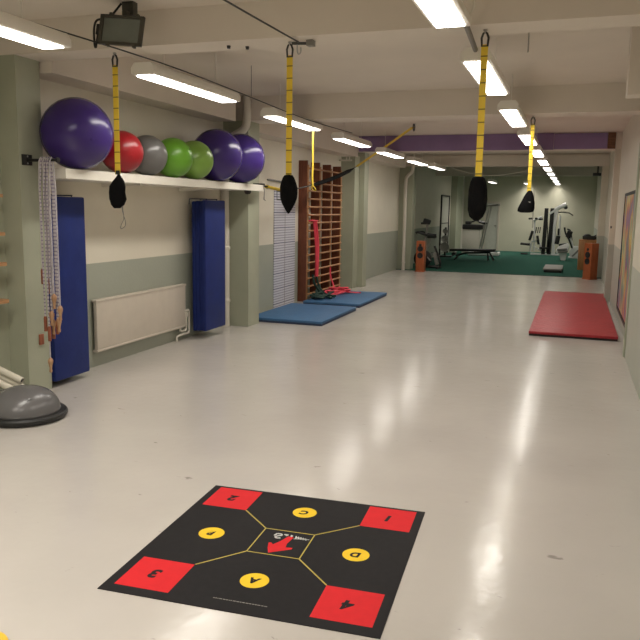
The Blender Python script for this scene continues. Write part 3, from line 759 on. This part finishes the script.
# ------------------------------------------------------------------ floodlight, cables
t = thing('floodlight', 'dark floodlight under the ceiling above the near yellow strap', 'floodlight', (-3.02, 4.55, 2.80))
rot = RZ(.14) @ RY(math.radians(5)) @ RX(math.radians(-9)) @ Matrix.Diagonal((.84, .84, .78))
c0 = Vector((-3.015, 4.50, 2.772))
def fl(bm): 
    bmesh.ops.transform(bm, matrix=Matrix.Translation(c0) @ rot.to_4x4(), verts=bm.verts); return bm
b = BM()
for (x0, x1, z0, z1) in ((-.19, .19, .105, .13), (-.19, .19, -.13, -.105), (-.19, -.16, -.13, .13), (.16, .19, -.13, .13)): add_bb(b, x0, x1, -.02, .012, z0, z1, .004)
obj('front_frame', fl(b), 'floodbody', t)
obj('front_glass', fl(add_bb(BM(), -.162, .162, -.006, .002, -.107, .107)), 'glass', t)
b = BM()
vs = [(-.185, .012, -.125), (.185, .012, -.125), (.185, .012, .125), (-.185, .012, .125), (-.11, .12, -.06), (.11, .12, -.06), (.11, .12, .06), (-.11, .12, .06)]
bv = [b.verts.new(v) for v in vs]
for f in ((0, 1, 2, 3), (4, 7, 6, 5), (0, 4, 5, 1), (1, 5, 6, 2), (2, 6, 7, 3), (3, 7, 4, 0)): b.faces.new([bv[i] for i in f])
obj('housing', fl(b), 'floodbody', t)
b = BM(); add_bb(b, -.215, -.19, -.02, .05, -.05, .04, .004); obj('junction_box', fl(b), 'black', t)
b = BM()
for x in (-.10, .13):
    for z in (.135, -.135): add_bb(b, x-.012, x+.012, -.025, .01, z-.012, z+.012, .003)
obj_each('clip', fl(b), 'floodbody', t)
b = BM(); add_bb(b, -3.075, -2.985, 4.60, 4.66, 2.90, ZS, .004); add_bb(b, -3.05, -3.01, 4.56, 4.66, 2.84, 2.92, .004)
obj('bracket', b, 'floodbody', t)
b = BM(); add_tube(b, [(-3.09, 4.62, 2.985), (-3.13, 4.60, 2.93), (-3.15, 4.55, 2.87), (-3.22, 4.52, 2.86), (-3.235, 4.50, 2.80), (-3.235, 4.50, 2.70), (-3.225, 4.50, 2.675), (-3.215, 4.50, 2.72), (-3.21, 4.52, 2.80)], .008, 8, smooth=4)
obj('cable', b, 'black', t)
def cable(pts, r, label, m='dark', hooks=()):
    t = thing('ceiling_cable', label, 'cable', pts[0])
    obj('cable_run', add_tube(BM(), pts, r, 8, smooth=3), m, t)
    for h in hooks: obj('hook', add_tube(BM(), [h, (h[0], h[1], ZS if not (4.85 < h[1] < 5.15) else 2.745)], .003, 6), m, t)
cable([(-3.22, 3.82, 2.69), (-3.15, 5.2, 2.70), (-3.155, 6.5, 2.69), (-3.18, 8.6, 2.66), (-3.19, 10.6, 2.69)], .0055, 'thin dark cable along the left-hand row of lights', 'dark', [(-3.157, 6.95, 2.69)])
cable([(-1.95, 2.4, 2.735), (-1.93, 3.82, 2.735), (-1.89, 4.95, 2.728)], .006, 'thin steel wire ending at a clamp on the near beam', 'dark', [(-1.95, 2.5, 2.735)])
t = thing('wire_clamp', 'small dark clamp with a hook under the near beam, left of centre', 'clamp', (-1.86, 5.0, 2.745))
obj('clamp_body', add_bb(BM(), -1.84, -1.79, 4.96, 5.02, 2.705, 2.745, .004), 'grey', t)
obj('clamp_bar', add_tube(BM(), [(-1.95, 4.98, 2.73), (-1.82, 4.98, 2.722)], .010, 8), 'dark', t)
obj('clamp_hook', add_tube(BM(), [(-1.91, 4.98, 2.73), (-1.912, 4.98, 2.68), (-1.90, 4.98, 2.655), (-1.885, 4.98, 2.67), (-1.885, 4.98, 2.70)], .005, 8, smooth=4), 'steel', t)
# conduit between right-hand lights
t = thing('lamp_conduit', 'short grey conduit joining the two nearest right-hand lights', 'conduit', (-.72, 4.7, 2.68))
obj('conduit_run', add_tube(BM(), [(-.69, 4.26, 2.665), (-.70, 4.7, 2.70), (-.71, 5.2, 2.665)], .017, 10), 'grey', t)
obj('white_lead', add_tube(BM(), [(-.62, 4.0, 2.69), (-.59, 4.12, 2.71), (-.60, 4.22, 2.68), (-.64, 4.27, 2.65)], .006, 8, smooth=4), 'white', t)
t = thing('wall_plug_wire', 'thin wire and hook fixed across the slab near the second right-hand light', 'wire', (-.75, 6.0, 2.98))
obj('wire_run', add_tube(BM(), [(-1.10, 5.9, 2.97), (-.90, 5.9, 2.975), (-.40, 5.95, 2.97)], .006, 8), 'dark', t)
obj('rod', add_tube(BM(), [(-.42, 5.95, 2.985), (-.42, 5.95, 2.78)], .005, 8), 'steel', t)
obj('plug', add_lathe(BM(), [(.02, -.012), (.025, 0)], (-1.10, 5.9, ZS), 12), 'grey', t)
solo('slack_cord', add_tube(BM(), [(-3.05, 17.6, 2.66), (-2.6, 18.0, 2.50), (-2.1, 18.2, 2.42), (-1.6, 18.2, 2.45), (-1.1, 18.2, 2.55), (-.80, 18.2, 2.66)], .007, 6, smooth=5), 'white', 'thin pale cord sagging between the two rows of lights before the far room', 'cord')

# small marks on the ceiling
for (x, y, z, l) in ((-2.45, 5.0, 2.745, 'small dark fixing under the near beam, left one of a pair'), (-2.33, 5.06, 2.745, 'small dark fixing under the near beam, right one of a pair')):
    solo('ceiling_fixing', add_lathe(BM(), [(.012, -.02), (.015, 0)], (x, y, z), 10), 'dark', l, 'fixing', 'ceiling fixings')

# ------------------------------------------------------------------ right wall
t = thing('wall_poster', 'tall colourful poster in a thin black frame on the right wall', 'poster', (XR, 10.6, .18))
obj('print', add_bb(BM(), XR-.010, XR, 9.55, 11.75, .22, 1.84), 'poster', t)
b = BM()
for (y0, y1, z0, z1) in ((9.52, 11.78, 1.83, 1.87), (9.52, 11.78, .17, .21), (9.52, 9.56, .17, 1.87), (11.74, 11.78, .17, 1.87)): add_bb(b, XR-.02, XR, y0, y1, z0, z1)
obj('frame', b, 'black', t)
t = thing('light_switch', 'small light switch on the right pillar beyond the red mat', 'switch', (.61, 14.13, 1.33))
obj('switch_plate', add_bb(BM(), .595, .625, 14.118, 14.13, 1.31, 1.355, .003), 'grey', t)
obj('switch_rocker', add_bb(BM(), .602, .618, 14.112, 14.119, 1.32, 1.345, .002), 'dark', t)
t = thing('ceiling_unit', 'small dark box hanging under the far beam at the right', 'box', (.36, 19.3, 2.5))
obj('unit_body', add_bb(BM(), .33, .52, 19.2, 19.38, 2.46, 2.53, .008), 'black', t)
obj('unit_arm', add_bb(BM(), .42, .46, 19.26, 19.32, 2.52, ZB), 'dark', t)

# ------------------------------------------------------------------ loudspeakers and cabinet
def speaker(cx, cy, rz, w, d, h, label, fr=(.87, .75, .53)):
    t = thing('floor_speaker', label, 'loudspeaker', (cx, cy, 0), rz, 'orange wooden loudspeakers')
    obj('cabinet', add_bb(BM(), -w/2, w/2, -d/2, d/2, .0, h, .008), 'cherry', t, world=False)
    for z, r in ((h*fr[1], .075), (h*fr[2], .075)):
        wf = obj('woofer', add_lathe(BM(), [(r, 0), (r, .01), (r*.88, .014), (r*.82, .006), (r*.3, -.0), (r*.28, .012), (0, .016)], (0, -d/2-.001, z), 28, RX(PI/2)), 'black', t, world=False)
        b = BM(); add_torus(b, (0, -d/2-.010, z), r*.9, .006, 'y', 28, 6); obj('trim_ring', b, 'dark', wf, world=False)
    obj('tweeter', add_lathe(BM(), [(.034, 0), (.034, .008), (.02, .010), (.012, .014), (0, .017)], (0, -d/2-.001, h*fr[0]), 20, RX(PI/2)), 'black', t, world=False)
    obj('plinth', add_bb(BM(), -w/2-.008, w/2+.008, -d/2-.008, d/2+.008, 0, .025, .003), 'cherry', t, world=False)
    return t
speaker(-3.71, 18.74, 0, .21, .26, .79, 'orange wooden loudspeaker by the exercise bike, left side')
speaker(.41, 18.62, math.radians(-45), .23, .23, .86, 'orange wooden loudspeaker by the right wall, right side', (.83, .68, .50))
t = thing('wooden_cabinet', 'light orange wooden cabinet behind the right-hand loudspeaker', 'cabinet', (.36, 21.6, .012))
obj('carcass', add_bb(BM(), .13, .66, 21.35, 21.85, .012, .84, .01), 'lightveneer', t)
obj('door', add_bb(BM(), .15, .64, 21.335, 21.352, .06, .80, .004), 'lightveneer', t)
t = thing('stereo_unit', 'black stereo unit lying on the wooden cabinet at the right', 'stereo', (.38, 21.6, .84))
obj('unit_body', add_bb(BM(), .22, .58, 21.42, 21.75, .845, .94, .015), 'black', t)
obj('unit_foot', add_bb(BM(), .25, .55, 21.45, 21.72, .84, .85), 'dark', t)
obj('top_dock', add_lathe(BM(), [(.09, 0), (.10, .02), (.06, .05), (0, .055)], (.34, 21.58, .935), 18, None, .8), 'black', t)
obj('antenna', add_tube(BM(), [(.50, 21.6, .93), (.58, 21.6, .97)], .012, 8), 'black', t)

# ------------------------------------------------------------------ gym machines in the far room
def elev(y):
    """elevation drawing grid of a machine standing at depth y: u across, v up (about 4 cm a step)"""
    k = y/28.2
    def f(u, v, dy=0.0):
        return Vector((k*(-.986+.035*(u-545)-.0022*(250-v)), y+dy, max(.03, 1.6+k*(-1.418+.0012*(u-545)+.0365*(250-v)))))
    return f
# multi-gym
Y = 28.0; e = elev(Y)
t = thing('multi_gym', 'white multi-gym with black weight tower and lat bar against the far wall', 'gym machine', (e(548, 254).x, Y, .012))
b = BM()
for u in (544.8, 550.6): add_box(b, (e(u, 232).x, Y, .87), (.135, .12, 1.66), RY(.02))
obj('weight_tower', b, 'black', t)
b = BM()
for k in range(10): add_bb(b, e(546.2, 250).x, e(549.5, 250).x, Y-.06, Y+.06, .10+.045*k, .14+.045*k)
obj('weight_stack', b, 'dark', t)
obj('guide_rod', add_tube(BM(), [e(547.5, 250), e(547.8, 212)], .018, 8), 'chrome', t)
b = BM(); add_tube(b, [e(550, 214), e(558, 208.5), e(566.5, 205)], .075, 8); add_tube(b, [e(553, 254), e(554.5, 225), e(557, 209)], .06, 8); add_tube(b, [e(560, 216), e(559.5, 236)], .035, 8)
add_tube(b, [e(542, 217), e(533, 220.5)], .04, 8); add_tube(b, [e(534.5, 219), e(534, 251)], .03, 8)
obj('main_frame', b, 'mach', t)
obj('base_rail', add_bb(BM(), e(530, 253).x, e(564, 253).x, Y-.05, Y+.05, .012, .07), 'mach', t)
obj('lat_bar', add_tube(BM(), [e(559, 213, -.5), e(561, 212.5, -.2), e(566, 213), e(569, 213.5, .2), e(572.5, 216, .35)], .022, 8), 'black', t)
obj('pulley', add_lathe(BM(), [(.07, -.02), (.07, .02)], e(565.5, 208), 18, RX(PI/2)), 'dark', t)
b = BM(); add_box(b, e(531, 235.5), (.09, .30, .36), RY(.25), .02); obj('backrest', b, 'pad', t)
b = BM(); add_box(b, e(525, 244), (.34, .32, .08), RY(.08), .02); obj('seat', b, 'pad', t)
b = BM(); add_box(b, e(538, 240), (.08, .30, .32), RY(-.2), .02); obj('chest_pad', b, 'pad', t)
b = BM(); add_box(b, e(544, 248), (.34, .3, .07), None, .02); obj('lower_seat', b, 'pad', t)
b = BM(); add_box(b, e(557.5, 240), (.15, .25, .30), RY(.15), .02); add_box(b, e(558.5, 232), (.07, .2, .25), None, .02); obj('arm_pad', b, 'pad', t)
for (u, v) in ((530.5, 218.5), (537, 218.5), (541, 219.3)): obj('grip', add_tube(BM(), [e(u-1, v, -.15), e(u+1, v, .15)], .035, 10), 'black', t)
b = BM()
for u in (535.5, 537.5, 539.5): add_tube(b, [e(u, 233), e(u+1, 227)], .018, 8)
obj('press_handle', b, 'dark', t)
b = BM(); add_tube(b, [e(530, 252), e(531, 243), e(534, 240.5), e(539, 242), e(541, 247)], .03, 8, smooth=4); add_tube(b, [e(533, 246), e(540, 250), e(545, 252)], .028, 8); obj('leg_lever', b, 'mach', t)
b = BM(); add_tube(b, [e(520.5, 254, -.15), e(527.5, 254, -.1)], .045, 10); obj('roller', b, 'black', t)
# white stepper
Y = 25.2; e = elev(Y)
t = thing('stepper_machine', 'white stepping machine on the green carpet in front of the multi-gym', 'exercise machine', (e(563, 262).x, Y, .012))
b = BM()
poly = [(e(555.5, 250).x, e(555.5, 250).z), (e(559, 246).x, e(559, 246).z), (e(567.5, 243).x, e(567.5, 243).z), (e(569.5, 246).x, e(569.5, 246).z), (e(566.5, 252).x, e(566.5, 252).z), (e(565.5, 261).x, .014), (e(560.5, 261).x, .014), (e(560, 254).x, e(560, 254).z), (e(556, 252.5).x, e(556, 252.5).z)]
add_prism(b, poly, Y-.20, Y+.20, 'y'); bmesh.ops.bevel(b, geom=list(b.edges), offset=.02, segments=2, affect='EDGES')
obj('body', b, 'mach', t)
for k, v in enumerate((248.5, 251)):
    obj('pedal', add_box(BM(), e(562+k, v+.5, -.24), (.30, .10, .05), RY(-.1), .01), 'grey', t)
obj('console', add_box(BM(), e(563, 244.5, -.05), (.26, .2, .07), RY(-.15), .02), 'black', t)
# elliptical cross trainer
Y = 26.6; e = elev(Y)
t = thing('cross_trainer', 'cross trainer with dark upright handles right of the white stepper', 'exercise machine', (e(573, 258).x, Y, .012))
obj('handlebar', add_tube(BM(), [e(564.5, 227.5, -.2), e(565.5, 233, -.2), e(569, 240, -.2), e(572, 248, -.1)], .028, 8, smooth=4), 'dark', t)
obj('handlebar', add_tube(BM(), [e(567, 229.5, .2), e(570, 231, .2), e(571, 236, .2), e(572, 244, .1)], .028, 8, smooth=4), 'dark', t)
obj('console', add_box(BM(), e(569, 234.5), (.18, .22, .24), RY(.3), .03), 'black', t)
obj('mast', add_tube(BM(), [e(569.5, 236), e(573, 247), e(574, 256)], .035, 8), 'mach', t)
b = BM(); add_tube(b, [e(568, 258), e(578.5, 258)], .05, 8); add_tube(b, [e(578, 258.5, -.25), e(578, 258.5, .25)], .04, 8); obj('base_frame', b, 'mach', t)
obj('flywheel', add_lathe(BM(), [(.20, -.05), (.22, -.03), (.22, .03), (.20, .05)], e(575.5, 252.5), 28, RX(PI/2)), 'mach', t)
obj('pedal_arm', add_tube(BM(), [e(572, 256, -.2), e(578, 250, -.2)], .03, 8), 'grey', t)
# step platform
t = thing('step_platform', 'low grey step platform on the green carpet before the multi-gym', 'step', (-.48, 20.5, .012))
obj('top_deck', add_bb(BM(), -.72, -.24, 19.95, 21.55, .075, .115, .012), 'grey', t)
obj('base_block', add_bb(BM(), -.70, -.26, 19.98, 21.50, .012, .08, .006), 'black', t)
# bench
Y = 23.6; e = elev(Y)
t = thing('exercise_bench', 'long black exercise bench with thin legs on the carpet at left', 'bench', (e(470, 258).x, Y, .012))
b = BM(); add_box(b, (e(470, 248).x, Y, .335), (1.42, .30, .075), RY(-.02), .025); obj('pad', b, 'pad', t)
obj('frame_rail', add_tube(BM(), [(e(452, 256).x, Y, .14), (e(462, 252).x, Y, .24), (e(488, 249).x, Y, .28)], .03, 8), 'dark', t)
for dy in (-.18, .18):
    obj('leg', add_tube(BM(), [(e(486, 249).x, Y, .29), (e(486.5, 258).x, Y+dy*.8, .03)], .018, 8), 'dark', t)
    obj('leg', add_tube(BM(), [(e(488, 249).x, Y, .29), (e(492.5, 258).x, Y+dy, .03)], .018, 8), 'dark', t)
    obj('leg', add_tube(BM(), [(e(455, 255).x, Y, .18), (e(451, 259).x, Y+dy, .03)], .022, 8), 'dark', t)
obj('roller', add_tube(BM(), [(e(450, 252).x, Y-.2, .2), (e(450, 252).x, Y+.2, .2)], .055, 12), 'pad', t)
# treadmill with slanted uprights
Y = 26.4; e = elev(Y)
t = thing('treadmill', 'treadmill with slanted grey uprights and dark console in front of the far door', 'treadmill', (e(475, 255).x, Y, .012))
for dy in (-.32, .32):
    obj('upright', add_tube(BM(), [e(478, 250, dy), e(484, 226, dy), e(489.5, 205, dy)], .026, 10), 'steel', t)
obj('console', add_box(BM(), e(492, 204.5), (.42, .70, .06), RY(-.1), .02), 'grey', t)
obj('handrail', add_tube(BM(), [e(478, 221, -.32), e(485, 223, -.32)], .035, 8), 'black', t)
obj('handrail', add_tube(BM(), [e(478, 221, .32), e(485, 223, .32)], .035, 8), 'black', t)
obj('deck', add_bb(BM(), e(466, 255).x, e(498, 255).x, Y-.35, Y+.35, .03, .14, .02), 'mach', t)
obj('running_belt', add_bb(BM(), e(472, 255).x, e(496, 255).x, Y-.24, Y+.24, .138, .146), 'dark', t)
# cream cabinet with black top
Y = 27.2; e = elev(Y)
t = thing('padded_box', 'pale upright cabinet with black top standing behind the black bench', 'cabinet', (e(470, 250).x, Y, .012))
obj('carcass', add_bb(BM(), e(460, 240).x, e(478.5, 240).x, Y-.25, Y+.25, .012, e(470, 228.5).z, .01), 'white', t)
obj('top_pad', add_bb(BM(), e(459.5, 240).x, e(481, 240).x, Y-.28, Y+.28, e(470, 228.5).z, e(470, 223.5).z, .03), 'pad', t)
t = thing('monitor_unit', 'small black device on the black-topped cabinet', 'device', (e(465, 222).x, Y, e(470, 223.5).z))
obj('device_body', add_bb(BM(), e(463, 222).x, e(469, 222).x, Y-.15, Y+.15, e(470, 223.5).z+.005, e(470, 223.5).z+.11, .02), 'black', t)
obj('device_foot', add_bb(BM(), e(464, 222).x, e(468, 222).x, Y-.10, Y+.10, e(470, 223.5).z, e(470, 223.5).z+.01), 'dark', t)
obj('device_arm', add_tube(BM(), [e(468, 221.5), e(474, 219.5), e(480, 221)], .03, 8), 'black', t)
# weight tree by the left wall
Y = 24.8; e = elev(Y)
t = thing('weight_tree', 'dark weight stand by the framed panel in the far room', 'weight stand', (-4.1, Y, .012))
obj('post', add_tube(BM(), [(-4.1, Y, .012), (-4.1, Y, 1.0)], .035, 10), 'dark', t)
obj('foot', add_bb(BM(), -4.32, -3.86, Y-.18, Y+.18, .012, .06, .01), 'dark', t)
for z in (.35, .62, .88): obj('peg', add_tube(BM(), [(-4.1, Y-.24, z), (-4.1, Y+.05, z)], .018, 8), 'chrome', t)
for k, (z, r, l) in enumerate(((.35, .16, 'largest chrome-rimmed weight plate, on the lowest peg'), (.62, .12, 'middle-sized weight plate on the middle peg'), (.88, .085, 'smallest weight plate on the top peg'))):
    b = add_lathe(BM(), [(.02, -.03), (r*.5, -.03), (r*.55, -.015), (r*.85, -.015), (r, -.02), (r, .02), (r*.85, .015), (.02, .015)], (-4.1, Y-.12, z), 28, RX(PI/2))
    bmesh.ops.translate(b, vec=(0, 0, 0), verts=b.verts)
    solo('weight_plate', b, 'steel', l+' of the weight stand', 'weight plate', 'weight plates')
# exercise bike behind the left loudspeaker
Y = 19.75; e = elev(Y)
t = thing('exercise_bike', 'dark exercise bike behind the left loudspeaker', 'exercise bike', (-3.70, Y, .012))
obj('flywheel_cover', add_lathe(BM(), [(.20, -.06), (.24, -.04), (.24, .04), (.20, .06)], (-3.86, Y, .27), 30, RX(PI/2)), 'black', t)
obj('mast', add_tube(BM(), [(-3.86, Y, .40), (-3.80, Y, .85), (-3.76, Y, 1.22)], .03, 10), 'grey', t)
obj('console', add_box(BM(), (-3.78, Y, 1.27), (.20, .12, .13), RY(.3), .03), 'black', t)
obj('console_arm', add_box(BM(), (-3.86, Y, 1.22), (.16, .1, .06), None, .02), 'black', t)
obj('handlebar', add_tube(BM(), [(-4.02, Y-.2, .96), (-3.95, Y-.22, .98), (-3.76, Y-.2, .92), (-3.55, Y-.18, .90), (-3.52, Y-.1, .88)], .035, 10, smooth=4), 'black', t)
obj('handlebar', add_tube(BM(), [(-4.02, Y+.2, .96), (-3.95, Y+.22, .98), (-3.76, Y+.2, .92), (-3.55, Y+.18, .90)], .035, 10, smooth=4), 'black', t)
obj('saddle', add_box(BM(), (-3.63, Y, .86), (.24, .18, .07), None, .03), 'pad', t)
obj('seat_post', add_tube(BM(), [(-3.78, Y, .40), (-3.66, Y, .84)], .025, 10), 'steel', t)
b = BM(); add_tube(b, [(-3.98, Y, .06), (-3.42, Y, .06)], .04, 8); add_tube(b, [(-3.55, Y, .62), (-3.46, Y, .40), (-3.38, Y, .20), (-3.40, Y, .06)], .03, 8, smooth=4)
obj('main_frame', b, 'dark', t)
for x in (-3.98, -3.42): obj('stabiliser', add_tube(BM(), [(x, Y-.24, .05), (x, Y+.24, .05)], .035, 10), 'black', t)
for s in (-1, 1):
    cr = obj('crank', add_tube(BM(), [(-3.72, Y+.08*s, .32), (-3.62, Y+.10*s, .32+.10*s)], .016, 8), 'steel', t)
    obj('pedal', add_box(BM(), (-3.62, Y+.15*s, .32+.10*s), (.10, .09, .025), None, .006), 'black', cr)
obj('side_panel', add_box(BM(), (-3.50, Y-.02, .28), (.10, .04, .34), RY(-.25), .01), 'grey', t)

# ------------------------------------------------------------------ light of the tubes; assumed rows and an added middle row behind the camera
def add_tube_or_fill(x, y, k=1.0, z=LZ-.018):
    ld = bpy.data.lights.new('tube_or_fill_light', 'AREA'); ld.shape = 'RECTANGLE'; ld.size = .15; ld.size_y = 1.44
    ld.color = LAMP_RGB; ld.energy = 8.5*k; ld.spread = math.radians(135)
    lo = bpy.data.objects.new('tube_or_fill_light', ld); COL.objects.link(lo); lo.location = (x, y+LL_/2, z)
def gain(y): return 1.5 if y < 5 else 1.15 if y < 8 else .95 if y < 11 else .8 if y < 15 else .65 if y < 20 else 1.3
for y in ys: add_tube_or_fill(-.71, y, gain(y))
for y, x in ((2.62, -3.26), (5.12, -3.235), (7.74, -3.29), (10.40, -3.34), (13.05, -3.38), (15.5, -3.36), (17.56, -3.31)): add_tube_or_fill(x, y, gain(y))
for x, y in ((-3.35, 25.7), (-2.95, 27.0), (-1.80, 28.2)): add_tube_or_fill(x, y, 1.3)
for x, k in ((-.71, .1), (-3.29, 3.6), (-2.0, 3.2)):  # unseen middle row added to brighten the near floor; left row boosted too
    for y in (.15, -2.35): add_tube_or_fill(x, y, k, LZ)
w = bpy.data.worlds.new('World'); bpy.context.scene.world = w; w.use_nodes = True
w.node_tree.nodes['Background'].inputs['Color'].default_value = (.02, .02, .02, 1)

# ------------------------------------------------------------------ camera
cam = bpy.data.cameras.new('camera'); cam.sensor_width = 36; cam.sensor_fit = 'HORIZONTAL'
cam.lens = 731/640*36; cam.clip_end = 200; cam.clip_start = .05
co = bpy.data.objects.new('camera', cam); COL.objects.link(co)
yaw, pitch, roll = [math.radians(a) for a in (18.97, 8.755, -.91)]
fwd = Vector((-math.sin(yaw)*math.cos(pitch), math.cos(yaw)*math.cos(pitch), -math.sin(pitch)))
rt = Vector((math.cos(yaw), math.sin(yaw), 0)); dn = fwd.cross(rt)
r2 = math.cos(roll)*rt+math.sin(roll)*dn; d2 = -math.sin(roll)*rt+math.cos(roll)*dn
mw = Matrix.Identity(4)
for i in range(3): mw[i][0] = r2[i]; mw[i][1] = -d2[i]; mw[i][2] = -fwd[i]
mw.translation = Vector((0, 0, 1.6)); co.matrix_world = mw
sc = bpy.context.scene; sc.camera = co
sc.view_settings.view_transform = 'Standard'; sc.view_settings.look = 'None'
sc.view_settings.exposure = 0.2; sc.view_settings.gamma = 1.0; sc.view_settings.use_curve_mapping = False
